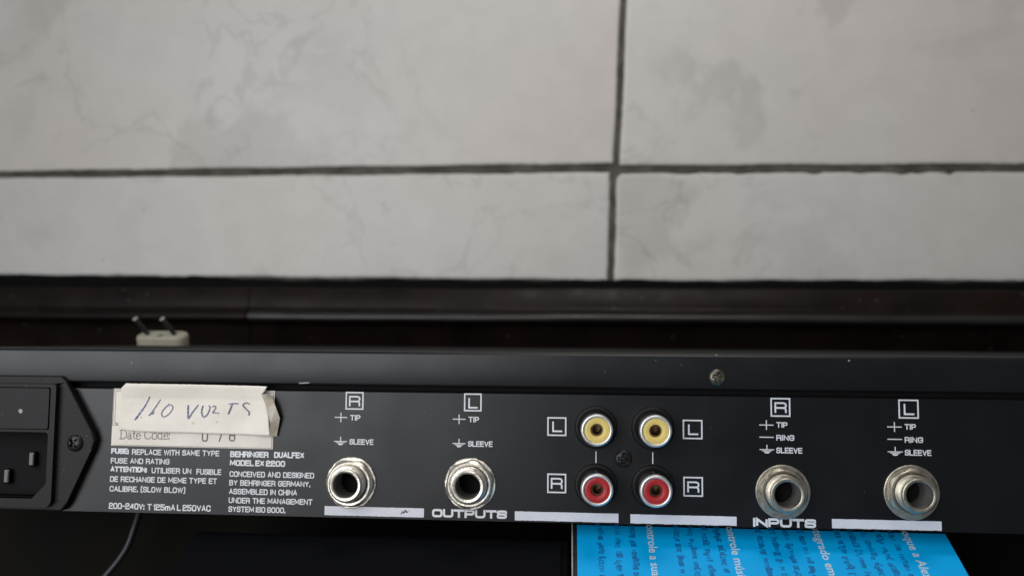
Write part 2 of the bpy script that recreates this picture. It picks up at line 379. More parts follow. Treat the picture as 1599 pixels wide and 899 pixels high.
def tile(ll, lr, ur, ul, chips_top=(), chips_bot=(), round_ul=0, tilt=0):
    top = edge_pts(ur, ul, chips=chips_top)               # walked right to left: its inward normal points down
    if round_ul:
        top = [p for p in top if p[0] > ul[0] + round_ul]
        left = edge_pts((ul[0], ul[1] - round_ul), ll)
        arc = [(ul[0] + round_ul * (1 - math.sin(R_(a))), ul[1] - round_ul * (1 - math.cos(R_(a)))) for a in (15, 40, 65)]
        top = top + arc
    else: left = edge_pts(ul, ll)
    out = edge_pts(ll, lr, chips=chips_bot) + edge_pts(lr, ur) + top + left
    cx = sum(p[0] for p in out) / len(out); cz = sum(p[1] for p in out) / len(out)
    V, F = [], []; n = len(out)
    def ring(inset, y):
        for i, (x, z) in enumerate(out):
            d = Vector((out[(i + 1) % n][0] - out[i - 1][0], out[(i + 1) % n][1] - out[i - 1][1])).normalized()
            V.append((x - d.y * inset, y, z + d.x * inset))
    ring(0, TY + 6); ring(0, TY + .9); ring(.25, TY + .35); ring(.9, TY + .05); ring(2.2, TY)
    for k in range(4):
        for i in range(n): a = k * n + i; b = k * n + (i + 1) % n; F.append((a, b, b + n, a + n))
    tr = tessellate_polygon([[Vector((V[4 * n + i][0], V[4 * n + i][2], 0)) for i in range(n)]])
    F += [tuple(4 * n + i for i in t) for t in tr]
    o = obj('tile', V, F, M['tile'], wall, (cx, TY, cz), smooth=40); return o
jx = lambda z: 24.6 + (z - 37.5) * (0.020 if z < 104 else 0.046)
G2 = 1.9
tile((-372, 41.5), (jx(38) - G2, 39.0), (jx(101) - G2, 101.6), (-372, 100.6))
tile((jx(38) + G2, 38.6), (425, 40.0), (425, 99.6), (jx(101) + G2, 100.9), round_ul=4.5,
     chips_top=((66, 1.0, 9), (140, 1.3, 5), (165, .9, 2.4), (188, 1.4, 4), (198, 1.2, 3), (214, 1.8, 3), (99, .5, 5)))
tile((-372, 104.7), (jx(106) - G2, 106.8), (jx(330) - G2, 332), (-372, 330))
tile((jx(106) + G2, 105.6), (425, 104.2), (434, 331), (jx(330) + G2, 332))
tile((-772, 42), (-376.5, 41.5), (-376.5, 100.6), (-772, 99.6)); tile((-772, 104), (-376.5, 104.7), (-376.5, 330), (-772, 329))
tile((429.5, 40), (829, 41), (829, 99.2), (429.5, 99.6)); tile((429.5, 104.2), (829, 103.8), (834, 331), (438, 331))
for a, b in ((-772, -376.5), (-372, 35.5), (40, 434), (438, 834)): tile((a, 336), (b, 336), (b + 6, 560), (a, 560))

# dark board along the foot of the wall, two lengths meeting
sk = empty('skirting_board', (0, 238, TOP)); tag(sk, kind='structure')
def board(x0, x1, prof, m, wob):
    n = max(2, int((x1 - x0) / 12)); V, F = [], []; k = len(prof)
    ph = random.random() * 6
    for i in range(n + 1):
        x = x0 + (x1 - x0) * i / n
        for j, (y, z) in enumerate(prof):
            dz = wob * (math.sin(x * .021 + ph) + .5 * math.sin(x * .06 + 2 * ph)) if z > -60 else 0
            V.append((x, y, z + dz))
    for i in range(n):
        for j in range(k): a = i * k + j; b = i * k + (j + 1) % k; F.append((a, b, b + k, a + k))
    F.append(tuple(range(k))); F.append(tuple(n * k + j for j in range(k)))
    return obj('board', V, F, m, sk, ((x0 + x1) / 2, 238, TOP), smooth=50)
profR = [(TY + 1, TOP), (TY + 1, 33.5), (236.4, 33.2), (235.4, 32.4), (235.0, 22.5), (233.8, 20.0), (231.2, 18.9), (229.6, 17.6), (229.1, 16.2), (229.6, 14.9), (231.6, 13.9), (236, 13.2), (238.5, 11.0), (239.5, TOP)]
profL = [(TY + 1, TOP), (TY + 1, 36.0), (236.9, 35.6), (236.2, 34.8), (235.9, 18.4), (237, 17.2), (239.2, 15.0), (239.5, TOP)]
board(-184, 900, profR, M['board'], .25)
board(-182, 899, [(235.4, 19.8), (233.2, 19.9), (230.9, 19.0), (229.0, 17.8), (228.4, 16.2), (229.0, 14.7), (231.4, 13.7), (235.4, 13.4)], M['nosing'], .2).name = 'nosing'  # strip over the nose carrying the painted highlight
board(-900, -184.6, profR, M['board'], .25)
# rough bead of black sealant between tiles and board
V, F = [], []; n = 300
for i in range(n + 1):
    x = -800 + 1600 * i / n; base = 33.6 + 2.2 / (1 + math.exp((x + 215) / 18))
    h = base + 5.4 + .45 * math.sin(x * .05) + .35 * math.sin(x * .17 + 1) + random.gauss(0, .18)
    V += [(x, TY + 2, base - 4), (x, 241.5, base - 3), (x, 240.8, base + 1.2), (x, 242.9, h - .6), (x, TY + 2, h)]
for i in range(n):
    for j in range(4): a = i * 5 + j; F.append((a, a + 1, a + 6, a + 5))
obj('sealant_bead', V, F, M['seal'], sk, (0, 241, 34), smooth=60)

# ================================================================== DEVICE
X0, X1, DEP = -192.0, 246.0, 217.0
dev = empty('audio_processor', (27, 108, -44))
tag(dev, 'black steel rack audio unit with sockets, white lettering and a handwritten 110 VOLTS paper strip', 'audio equipment')
vs, fs = boxvf(X0 + 1.2, X1 - 1.2, 2.6, DEP - 1.5, -44.0, -1.4)
obj('chassis', vs, fs, M['dark'], dev, (27, 108, -22))
# folded cover: flat top, rounded bend, lip hanging over the rear panel
prof = [(.9, -1.0), (.9, -.12), (.6, 0.0), (.2, 0.0)]
for a in range(15, 91, 15): prof.append((.2 - 1.3 * math.sin(R_(a)), -1.3 + 1.3 * math.cos(R_(a))))
prof += [(-1.1, -8.5), (-.95, -8.95), (-.5, -9.1), (.1, -9.1), (.1, -1.3), (.3, -1.0)]
def sweep(prof, x0, x1, n):
    V, F = [], []; k = len(prof)
    for i in range(n + 1):
        x = x0 + (x1 - x0) * i / n
        for y, z in prof: V.append((x, y, z))
    for i in range(n):
        for j in range(k): a = i * k + j; b = i * k + (j + 1) % k; F.append((a, b, b + k, a + k))
    F.append(tuple(range(k))); F.append(tuple(n * k + j for j in range(k))); return V, F
V, F = sweep(prof, X0, X1, 60)
obj('top_sheet', *boxvf(X0 + .5, X1 - .5, 1.1, DEP, -1.2, -.15), M['dark'], dev, (27, 108, 0))
V, F = merge((V, F), boxvf(X0, X0 + 1.0, .4, DEP, -43.8, -1.0), boxvf(X1 - 1.0, X1, .4, DEP, -43.8, -1.0))
cover = obj('top_cover', V, F, M['cover'], dev, (27, 0, 0), smooth=40)
# rear panel with real holes
JX = [(-57.45, -34.75), (-25.5, -34.45), (54.8, -34.8), (86.6, -34.25)]
RX = [(7.4, -19.35), (22.1, -19.35), (7.45, -34.2), (22.1, -34.2)]
holes = [circ(x, z, 4.4, 32) for x, z in JX] + [circ(x, z, 5.55, 40) for x, z in RX] + [rrect(-168.6, -139.6, -40.2, -10.8, 1)]
V, F = prism([(X0 + 1.3, -44.0), (X1 - 1.3, -44.0), (X1 - 1.3, -11.3), (X0 + 1.3, -11.3)], holes, 0.0, 1.2)
strip = [(0.0, -11.3), (.05, -11.08), (.17, -10.88), (.36, -10.72), (.6, -10.63), (.9, -10.6), (2.2, -10.6), (2.2, -11.3)]
panel = obj('rear_panel', *merge((V, F), sweep(strip, X0 + 1.3, X1 - 1.3, 4)), M['panel'], dev, (27, 0, -44), smooth=30)
vs, fs = boxvf(X0 + 1.3, X1 - 1.3, 2.3, 2.5, -11.2, -1.2)
obj('gap_liner', vs, fs, M['dark'], dev, (27, 2.4, -6))

INK = -0.06
def ink(label, *parts, name='lettering', m='print', y=INK):
    V, F = merge(*[flat(v, f, y) for v, f in parts])
    cx = sum(v[0] for v in V) / len(V); cz = sum(v[2] for v in V) / len(V)
    o = obj(name, V, F, M[m], panel, (cx, 0, cz))
    if label: o['label'] = label
    return o
def merge2(*parts):
    V, F = [], []
    for v, f in parts:
        n = len(V); V += list(v); F += [tuple(i + n for i in q) for q in f]
    return V, F
T = text2d
th = .27; tb = .37
ink('small white fuse warning text in English and French',
    T('FUSE:', -123.8, -28.45, 5.0, 1.5, tb), T('REPLACE WITH SAME TYPE', -117.9, -28.6, 24.4, 1.5, th),
    T('FUSE AND RATING', -123.8, -31.05, 16.5, 1.5, th),
    T('ATTENTION:', -123.8, -33.3, 10.3, 1.5, tb), T('UTILISER UN', -112.2, -33.45, 11.1, 1.5, th), T('FUSIBLE', -99.7, -33.55, 6.9, 1.5, th),
    T('DE RECHANGE DE MEME TYPE ET', -123.8, -35.95, 29.9, 1.5, th),
    T('CALIBRE. (SLOW BLOW)', -123.8, -38.55, 21.2, 1.5, th))
ink('small white text 200-240V: T 125mA L 250VAC', T('200-240V:', -123.8, -43.15, 10.0, 1.65, .3), T('T 125mA L 250VAC', -113.0, -43.25, 17.6, 1.65, .3, space=.85))
ink('small bold white maker and model text', T('BEHRINGER', -90.5, -28.75, 10.6, 1.6, tb), T('DUALFEX', -78.4, -28.75, 8.3, 1.6, tb),
    T('MODEL EX 2200', -90.5, -31.05, 15.2, 1.6, tb, space=.8))
ink('small white origin and management system text',
    T('CONCEIVED AND DESIGNED', -90.5, -33.95, 23.2, 1.5, th), T('BY BEHRINGER GERMANY.', -90.5, -36.25, 22.2, 1.5, th),
    T('ASSEMBLED IN CHINA', -90.5, -38.55, 18.7, 1.5, th), T('UNDER THE MANAGEMENT', -90.5, -40.9, 22.9, 1.5, th),
    T('SYSTEM ISO 9000.', -90.5, -43.2, 15.6, 1.5, th, space=.9))
def letterbox(ch, x0, x1, z0, z1, lx0, lx1, lz0, lz1):
    ink('white letter %s in a square outline' % ch, box2d(x0, x1, z0, z1, .36), T(ch, lx0, lz0, lx1 - lx0, lz1 - lz0, .42), name='letter_mark')
letterbox('R', -59.25, -54.35, -15.65, -10.95, -58.3, -55.2, -14.75, -12.0)
letterbox('L', -27.35, -22.65, -15.65, -10.95, -26.2, -23.7, -14.9, -12.2)
letterbox('L', -5.3, -.3, -21.7, -16.85, -4.0, -1.4, -20.7, -18.0)
letterbox('R', -5.25, -.3, -36.4, -31.4, -4.3, -1.2, -35.3, -32.5)
letterbox('L', 29.75, 34.8, -21.95, -17.0, 31.1, 33.7, -20.9, -18.2)
letterbox('R', 29.8, 34.8, -36.55, -31.55, 30.8, 33.9, -35.5, -32.7)
letterbox('R', 52.1, 57.1, -15.9, -11.1, 53.1, 56.2, -14.9, -12.2)
letterbox('L', 84.0, 89.0, -15.9, -11.1, 85.3, 87.9, -15.0, -12.2)
def sym_plus(x0, x1, cx, z, dz=1.25): return merge2(rect2d(x0, x1, z - .12, z + .12), rect2d(cx - .13, cx + .13, z + .12, z + dz), rect2d(cx - .13, cx + .13, z - dz, z - .12))
def sym_gnd(x0, x1, z):
    cx = (x0 + x1) / 2; w_ = (x1 - x0) / 2
    return merge2(rect2d(cx - .12, cx + .12, z + .12, z + 1.25), rect2d(x0, x1, z - .1, z + .12),
                  ([(cx - w_ * .72, z - .22), (cx + w_ * .72, z - .22), (cx + w_ * .58, z - .42), (cx - w_ * .58, z - .42)], [(0, 1, 2, 3)]),
                  ([(cx - w_ * .46, z - .54), (cx + w_ * .46, z - .54), (cx + w_ * .22, z - .95), (cx - w_ * .22, z - .95)], [(0, 1, 2, 3)]))
for xa in (-62.1, -30.3):
    ink('plus sign and the word TIP', sym_plus(xa, xa + 3.4, xa + 1.7, -17.75), T('TIP', xa + 4.2, -18.5, 2.8, 1.45, th))
    ink('earth symbol and the word SLEEVE', sym_gnd(xa, xa + 3.5, -24.1), T('SLEEVE', xa + 4.15, -24.85, 6.5, 1.45, th))
for xa in (49.2, 81.1):
    ink('plus sign and the word TIP', sym_plus(xa, xa + 3.6, xa + 1.8, -18.05), T('TIP', xa + 4.3, -18.65, 2.8, 1.4, th))
    ink('minus sign and the word RING', rect2d(xa, xa + 3.6, -21.27, -21.03), T('RING', xa + 4.25, -21.95, 4.5, 1.45, th))
    ink('earth symbol and the word SLEEVE', sym_gnd(xa, xa + 3.7, -24.3), T('SLEEVE', xa + 4.2, -25.15, 6.5, 1.45, th))
ink('wide white word OUTPUTS', T('OUTPUTS', -35.45, -43.3, 19.75, 2.15, .58, gap=.3))
ink('wide white word INPUTS', T('INPUTS', 47.3, -43.75, 15.7, 2.2, .58, gap=.3))
for i, (a, b, z0, z1) in enumerate(((-64.25, -37.6, -43.45, -41.1), (-13.65, 13.2, -43.6, -41.3), (16.25, 43.2, -43.65, -41.35), (66.95, 93.8, -43.65, -41.35))):
    top = [(a, z1), (b, z1)]
    V = [(a + (b - a) * k / 40, z0 + random.uniform(-.05, .05)) for k in range(41)]; W = [(a + (b - a) * k / 40, z1 + random.uniform(-.03, .03)) for k in range(41)]
    ink(None, (V + W, [(k, k + 1, k + 42, k + 41) for k in range(40)]), name='white_bar', m='bar')
# chipped spot on the first bar
V, F = [], []
for cx, cz, r in ((-43.1, -42.2, .45), (-42.5, -41.9, .35), (-42.1, -42.15, .3), (-43.6, -42.5, .28), (-41.5, -41.85, .16)):
    k = 9; n = len(V); V += [(cx + r * random.uniform(.5, 1.2) * math.cos(2 * PI * i / k), cz + r * .75 * random.uniform(.5, 1.2) * math.sin(2 * PI * i / k)) for i in range(k)]; F.append(tuple(range(n, n + k)))
ink('dark chipped spot in the white bar', (V, F), name='chip', m='carddark', y=INK - .04)
ink(None, rect2d(7.27, 7.53, -28.45, -25.5), name='link_line'); ink(None, rect2d(21.9, 22.16, -28.45, -25.5), name='link_line')

# 6.3 mm sockets ------------------------------------------------------------
def hexr(af, rot):
    def f(t): return af / 2 / math.cos(((t - rot) % (PI / 3)) - PI / 6)
    return f
def jack_meshes(kind):
    mm_ = M['nickel'] if kind == 'out' else M['nickel_dull']
    prof = [(3.22, -11), (3.2, 4.7), (3.3, 5.0), (3.5, 5.12), (3.95, 5.12), (4.13, 4.98), (4.16, 4.5), (4.16, 4.05), (4.5, 3.95)]
    z = 3.9
    while z > 2.0: prof += [(4.72, z - .10), (4.72, z - .2), (4.5, z - .36)]; z -= .42
    prof += [(4.7, 1.8), (4.3, 0.2), (4.3, -3)]
    barrel = mesh('socket_barrel', *lathe(prof, 72), mm_, 35)
    hx = hexr(11.9 if kind == 'out' else 11.4, .3 if kind == 'out' else .0)
    H = 2.35 if kind == 'out' else 2.0
    rc = lambda h: (6.42 if kind == 'out' else 6.2) - max(0, (h - (H - .9))) * 1.0
    pr = [(1, .45), (1, .8), (1, 1.2), (1, H - .75), (1, H - .55), (1, H - .38), (1, H - .2), (1, H - .06)]
    V, F = lathe(pr, 96, lambda r, h, t: min(hx(t), rc(h)))
    V2, F2 = lathe([(5.55, H - .02), (5.2, H), (4.9, H - .12), (4.8, H - .5), (4.75, .5)], 96)
    n = len(V); F = F + [tuple(i + n for i in q) for q in F2]; V = V + V2
    for i in range(96): a = 7 * 96 + i; b = 7 * 96 + (i + 1) % 96; F.append((a, b, n + (i + 1) % 96, n + i))
    nut = mesh('hex_nut', V, F, mm_, 28)
    rnd_ = random.Random(3)
    jag = [rnd_.uniform(-.09, .07) * (1 if kind == 'out' else .15) for _ in range(96)]
    wr = 6.72 if kind == 'out' else 6.85
    wash = mesh('washer', *lathe([(wr - .2, .0), (wr, .12), (wr, .32), (wr - .18, .46), (4.8, .46)], 96,
                lambda r, h, t: r + (jag[int(t / (2 * PI) * 96) % 96] if r > 5 else 0)), mm_, 35)
    plug_ = mesh('bore', *lathe([(3.19, 4.2), (3.15, -10.9), (.01, -10.9)], 48), M['bore'], 40)
    return barrel, nut, wash, plug_
ms_out, ms_in = jack_meshes('out'), jack_meshes('in')
for i, ((x, z), ms, lb) in enumerate(zip(JX, (ms_out, ms_out, ms_in, ms_in), ('bright scuffed output socket under the letter R', 'bright scuffed output socket above the word OUTPUTS', 'dull input socket above the word INPUTS', 'dull input socket furthest right, above a white bar'))):
    b = place(ms[0], 'jack_socket', dev, (x, 0, z)); b['label'] = lb
    nt = place(ms[1], 'hex_nut', b, (x + (.15 if i == 0 else 0), 0, z)); nt.rotation_euler[1] = (.35, 1.02, .2, .55)[i]
    if i == 0: nt.location.z = -.0001
    wv = place(ms[2], 'washer', b, (x + (.25 if i == 0 else .05), 0, z - .1)); wv.rotation_euler[1] = i * 1.3
    place(ms[3], 'bore', b, (x, 0, z))

# phono sockets --------------------------------------------------------------
rim = mesh('socket_rim', *lathe([(3.2, 5.2), (3.22, 7.0), (3.3, 7.14), (3.55, 7.2), (3.8, 7.16), (4.02, 6.9), (4.1, 6.5), (4.1, 5.9)], 72), M['rim'], 50)
barl = mesh('socket_barrel', *lathe([(4.1, 5.9), (4.1, .9), (4.35, .55), (4.4, -.5)], 72), M['barrel'], 50)
bush = mesh('bushing', *lathe([(4.3, .1), (4.6, .35), (5.1, .4), (5.45, .15), (5.5, -.6), (5.5, -2)], 72), M['plastic'], 60)
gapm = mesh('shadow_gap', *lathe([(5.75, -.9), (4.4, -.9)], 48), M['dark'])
def keyhole_r(r, h, t):
    if r > 2: return r
    d = math.atan2(math.sin(t + PI / 2), math.cos(t + PI / 2)); return r + (.55 * math.exp(-(d / .22) ** 2) if h < 6.6 else 0)
def insul(m): return mesh('insulator', *lathe([(3.3, 6.2), (3.27, 6.65), (3.05, 6.85), (2.4, 6.86), (2.0, 6.8), (1.66, 6.72), (1.58, 6.5), (1.5, 5.2), (1.5, -1), (.01, -1)], 72, None), m, 50)
iy, ir = insul(M['yellow']), insul(M['red'])
cont = mesh('contact', *lathe([(1.42, 5.0), (1.42, 5.9), (1.2, 5.9), (1.15, 5.0), (1.1, .5), (.01, .5)], 32), M['contact'], 50)
for (x, z), im, lb in zip(RX, (iy, iy, ir, ir), ('phono socket with yellow insulator, left column', 'phono socket with yellow insulator, right column', 'phono socket with red insulator, left column', 'phono socket with red insulator, right column')):
    b = place(barl, 'phono_socket', dev, (x, 0, z)); b['label'] = lb
    place(rim, 'plated_rim', b, (x, 0, z)); place(bush, 'bushing', b, (x, 0, z)); place(im, 'insulator', b, (x, 0, z)); place(cont, 'contact', b, (x, 0, z)); place(gapm, 'gap_ring', b, (x, 0, z))

# cross-head screws ----------------------------------------------------------
def screw_mesh(Rr, hgt, arm, wd, m):
    n = 64; V, F = [(0, -hgt + .75, 0)], []; rings = 26
    for j in range(1, rings + 1):
        r = Rr * j / rings
        for i in range(n):
            t = 2 * PI * i / n; x, z = r * math.cos(t), r * math.sin(t)
            h = hgt * (1 - (r / Rr) ** 2.6) ** .55 if r < Rr else -.05
            q = min(abs(x), abs(z)); p = max(abs(x), abs(z))
            s = max(0, min(1, (wd - q) / .14 + .5)) * max(0, min(1, (arm - p) / .3))
            V.append((x, -(h - .8 * s), z))
    for i in range(n): F.append((0, 1 + i, 1 + (i + 1) % n))
    for j in range(rings - 1):
        for i in range(n): a = 1 + j * n + i; b = 1 + j * n + (i + 1) % n; F.append((a, b, b + n, a + n))
    return mesh('screw', V, F, m, 40)
s_b = screw_mesh(2.3, .95, 1.45, .36, M['screw_black']); s_g = screw_mesh(2.2, .9, 1.35, .42, M['screw_grey'])
o = place(s_b, 'screw', dev, (14.5, 0, -27.25)); o.rotation_euler[1] = .12; o['label'] = 'black cross-head screw between the phono sockets'
o = place(s_g, 'screw', dev, (38.5, -1.1, -6.0)); o.rotation_euler[1] = .35; o['label'] = 'worn grey cross-head screw in the cover lip'

# power inlet -----------------------------------------------------------------
IX = -154.3
def mir(p): return [(2 * IX - x, z) for x, z in reversed(p)]
half = [(IX + 16.6, -7.6), (IX + 18.2, -9.0), (IX + 26.2, -22.6), (IX + 26.9, -24.6), (IX + 26.4, -27.0), (IX + 19.8, -42.0), (IX + 18.4, -43.7)]
outline = half + mir(half)
cav = [(IX - 14.7, -36.2), (IX - 11.0, -40.2), (IX + 11.0, -40.2), (IX + 14.7, -36.2), (IX + 14.7, -23.2), (IX + 14.1, -22.6), (IX - 14.1, -22.6), (IX - 14.7, -23.2)]
V, F = prism(outline, [rrect(IX - 15.0, IX + 15.0, -41.0, -10.6, .6)], -2.2, -.0)
inlet = bev(obj('power_inlet', V, F, M['plastic'], dev, (IX, 0, -25.5)), .5, 3)
inlet['label'] = 'black moulded mains inlet with fuse drawer'
fr = rrect(IX - 16.4, IX + 16.4, -42.6, -9.7, (2.2, 2.2, .8, .8))
V, F = prism(fr, [cav, rrect(IX - 14.9, IX + 14.9, -21.9, -10.6, .4)], -3.6, -1.9)
o = bev(obj('inlet_frame', V, F, M['plastic'], inlet, (IX, -3, -25.5)), .28, 2)
V, F = prism(rrect(IX - 14.6, IX + 14.6, -21.7, -10.8, .5), [], -3.75, 6)
o = bev(obj('fuse_drawer', V, F, M['plastic'], inlet, (IX, -3, -16)), .3, 2)
V, F = [], []
n = len(cav)
V = [(x, -3.3, z) for x, z in cav] + [(x, 13, z) for x, z in cav]
F = [(i, (i + 1) % n, (i + 1) % n + n, i + n) for i in range(n)] + [tuple(range(n, 2 * n))]
obj('cavity', V, F, M['plastic'], inlet, (IX, 5, -31))
def blade(x, z, w_, h_):
    V, F = boxvf(x - w_ / 2, x + w_ / 2, 1.0, 12.9, z - h_ / 2, z + h_ / 2)
    o = bev(obj('contact_blade', V, F, M['pin'], inlet, (x, 7, z)), .5, 2)
blade(IX, -35.4, 2.0, 4.0); blade(IX + 7.0, -30.6, 2.0, 4.0); blade(IX - 7.0, -30.6, 2.0, 4.0)
V, F = prism([(IX + 6.3, -16.9 - .0), (IX + 7.3, -16.6), (IX + 7.7, -17.2), (IX + 7.1, -18.0), (IX + 6.5, -17.6)], [], -3.86, -3.7)
for sx in (IX + 21.6, IX - 21.6):
    o = place(s_b, 'screw', inlet, (sx, -2.2, -25.5)); o.rotation_euler[1] = .8

# date label and handwritten strip ---------------------------------------------
V, F = prism([(-123.85, -26.25), (-78.8, -26.45), (-78.65, -10.95), (-123.75, -10.85)], [], -.14, -.01)
lab = obj('date_label', V, F, M['paper'], dev, (-101.3, 0, -18.6)); lab['label'] = 'cream typed label reading Date Code: 078'
def on(parent, name, label, *parts, m='typeink', y=-.17):
    V, F = merge(*[flat(v, f, y) for v, f in parts]); o = obj(name, V, F, M[m], parent, (V[0][0], 0, V[0][2]))
    if label: o['label'] = label
    return o
rb = lambda pts, w_: ribbon(pts, w_)
on(lab, 'printed_frame', None, rb([(-122.0, -20.75), (-123.65, -20.75), (-123.6, -11.1), (-79.0, -11.2)], .12), rb([(-122.0, -20.1), (-123.1, -20.1), (-123.1, -11.5), (-79.6, -11.6)], .10),
   rb([(-79.05, -11.2), (-79.1, -26.2)], .14), rb([(-123.4, -26.05), (-79.1, -26.2)], .10), rb([(-122.1, -20.5), (-122.9, -20.3)], .25))
def rib_text(toks, *a, **k): return T(toks, *a, **k)
on(lab, 'typed_text', 'grey serif text Date Code:', T(['sD', 'sa', 'st', 'se'], -121.6, -24.5, 6.0, 2.55, .2, gap=.22), T(['sC', 'so', 'sd', 'se', ':'], -114.6, -24.4, 7.1, 2.55, .2, gap=.22))
on(lab, 'stamped_digits', 'black stamped digits 0 7 8', T('0', -98.5, -24.75, 1.75, 3.1, .36, rr=.35), T('7', -94.2, -24.7, 1.6, 3.1, .36), T('8', -90.95, -24.6, 1.8, 3.0, .36, rr=.35))
def lerp(a, b, t): return a + (b - a) * t
def interp(tab, u):
    for (a, va), (b, vb) in zip(tab, tab[1:]):
        if u <= b: return lerp(va, vb, (u - a) / (b - a))
    return tab[-1][1]
XL = [(0, -119.5), (.1, -120.9), (.35, -121.4), (.8, -121.3), (.94, -120.8), (1, -119.2)]
XR = [(0, -80.1), (.08, -80.6), (.17, -81.7), (.35, -80.6), (.6, -79.8), (.8, -79.5), (1, -79.2)]
ZT = [(0, -9.35), (.4, -9.4), (1, -9.65)]
ZB = [(0, -22.1), (.1, -22.35), (.5, -22.5), (1, -22.8)]
def tape_y(x, z):
    u = (x + 121) / 41; v = (-z - 9.4) / 13
    y = -1.32 if v < .06 else -1.32 + min(1, (v - .06) / .25) * .72
    y -= .16 * math.sin(u * 7 + v * 3) * math.sin(v * 5 + 1) + .08 * math.sin(u * 19 + v * 2)
    y -= .5 * max(0, u - .85) / .15
    return y
V, F = [], []; nu, nv = 90, 30
for j in range(nv + 1):
    for i in range(nu + 1):
        u, v = i / nu, j / nv
        x = lerp(interp(XL, v), interp(XR, v), u); z = lerp(interp(ZT, u), interp(ZB, u), v)
        if j in (0, nv): z += random.uniform(-.04, .04)
        V.append((x, tape_y(x, z), z))
for j in range(nv):
    for i in range(nu): a = j * (nu + 1) + i; F.append((a, a + 1, a + nu + 2, a + nu + 1))
strip_ = obj('paper_strip', V, F, M['tape'], dev, (-100, 0, -16), smooth=60)
strip_['label'] = 'worn paper strip with 110 VOLTS handwritten in blue pen'
s = strip_.modifiers.new('thickness', 'SOLIDIFY'); s.thickness = .00012; s.offset = 1
fp = [(-81.7, -1.2, -11.9), (-80.2, -1.9, -11.6), (-78.6, -1.5, -12.9), (-77.5, -1.9, -15.3), (-76.6, -1.3, -18.1), (-77.1, -.9, -20.6), (-77.6, -.6, -22.95), (-79.3, -1.0, -22.75), (-79.0, -1.9, -19.2), (-79.9, -2.0, -15.6), (-80.9, -1.6, -13.4)]
F = [(0, 1, 10), (1, 2, 10), (2, 3, 9, 10), (3, 4, 8, 9), (4, 5, 8), (5, 6, 7, 8)]
o = obj('folded_end', [(x, y - .05, z) for x, y, z in fp], F, M['tape_dirty'], strip_, (-79, 0, -17)); o['label'] = 'creased dirty end of the strip folded over'
s = o.modifiers.new('thickness', 'SOLIDIFY'); s.thickness = .00015; s.offset = 1
# pen strokes
def pen(pts, w0, w1, n=10):
    P = []
    m_ = len(pts)
    for i in range(m_ - 1):
        p0, p1, p2, p3 = (Vector(pts[max(0, i - 1)]), Vector(pts[i]), Vector(pts[i + 1]), Vector(pts[min(m_ - 1, i + 2)]))
        for k in range(n):
            t = k / n; P.append(.5 * ((2 * p1) + (p2 - p0) * t + (2 * p0 - 5 * p1 + 4 * p2 - p3) * t * t + (3 * p1 - p0 - 3 * p2 + p3) * t ** 3))
    P.append(Vector(pts[-1])); L_ = len(P)
    return ribbon([(p.x, p.y) for p in P], .3, widths=[lerp(w0, w1, i / L_) * (1 + .25 * math.sin(i * 1.3)) for i in range(L_)])
strokes = [
 pen([(-113.1, -12.9), (-114.3, -15.2), (-115.8, -17.4), (-117.1, -19.2)], .28, .55),
 pen([(-110.1, -13.6), (-111.2, -15.3), (-112.7, -17.4), (-113.3, -18.0)], .26, .34), pen([(-111.9, -16.6), (-112.5, -17.2), (-112.4, -17.6), (-111.7, -17.0)], .3, .26),
 pen([(-107.6, -15.0), (-108.6, -15.7), (-109.6, -17.2), (-109.1, -18.2), (-107.8, -17.7), (-106.6, -16.2), (-106.7, -15.2), (-107.9, -14.8)], .32, .22),
 pen([(-102.3, -15.0), (-102.25, -16.8), (-102.05, -18.5), (-101.0, -16.9), (-99.5, -14.9)], .42, .30),
 pen([(-98.2, -15.1), (-98.5, -16.8), (-97.9, -18.1), (-96.8, -17.3), (-96.2, -15.6), (-96.6, -15.0)], .36, .26),
 pen([(-95.6, -15.4), (-94.9, -15.1), (-94.6, -15.7), (-95.4, -16.9), (-94.6, -16.9), (-93.6, -17.1)], .26, .24),
 pen([(-90.0, -14.5), (-90.5, -15.8), (-91.1, -17.3)], .30, .40), pen([(-91.0, -14.6), (-89.8, -14.4), (-88.4, -14.4)], .24, .30),
 pen([(-85.2, -14.5), (-86.3, -14.2), (-87.1, -14.8), (-86.3, -15.8), (-85.4, -16.6), (-85.5, -17.5)], .28, .34)]
V, F = merge(*[flat([(a, b, i) for a, b in v], f, lambda x, z: tape_y(x, z) - .2) for i, (v, f) in enumerate(strokes)])
o = obj('handwriting', V, F, M['ink'], strip_, (-100, 0, -16)); o['label'] = 'blue pen writing 110 VOLTS'
# tiny light staple-like scratch under the lip edge, painted glint on the drawer
V, F = prism([(-71.9, -8.85), (-71.6, -8.6), (-69.2, -8.45), (-68.7, -8.6), (-69.3, -8.78), (-71.2, -8.9)], [], -1.2, -1.0)
obj('bare_metal_scratch', V, F, M['card'], cover, (-70, -1, -8.7))
def speck(parent, x, y, z, r, m='card'):
    V, F = prism([(x + r * random.uniform(.5, 1.2) * math.cos(i * PI / 3), z + r * random.uniform(.5, 1.1) * math.sin(i * PI / 3)) for i in range(6)], [], y - .06, y + .02)
    obj('chip_and_glint', V, F, M[m], parent, (x, y, z))
speck(inlet, IX + 6.9, -3.76, -16.9, .75); speck(cover, -118.5, -1.1, -3.8, .25); speck(cover, 71.6, -1.1, -1.4, .25); speck(cover, 38.4, -.6, -.35, .3)  # drawer speck is a painted specular dot, those on the cover are chips

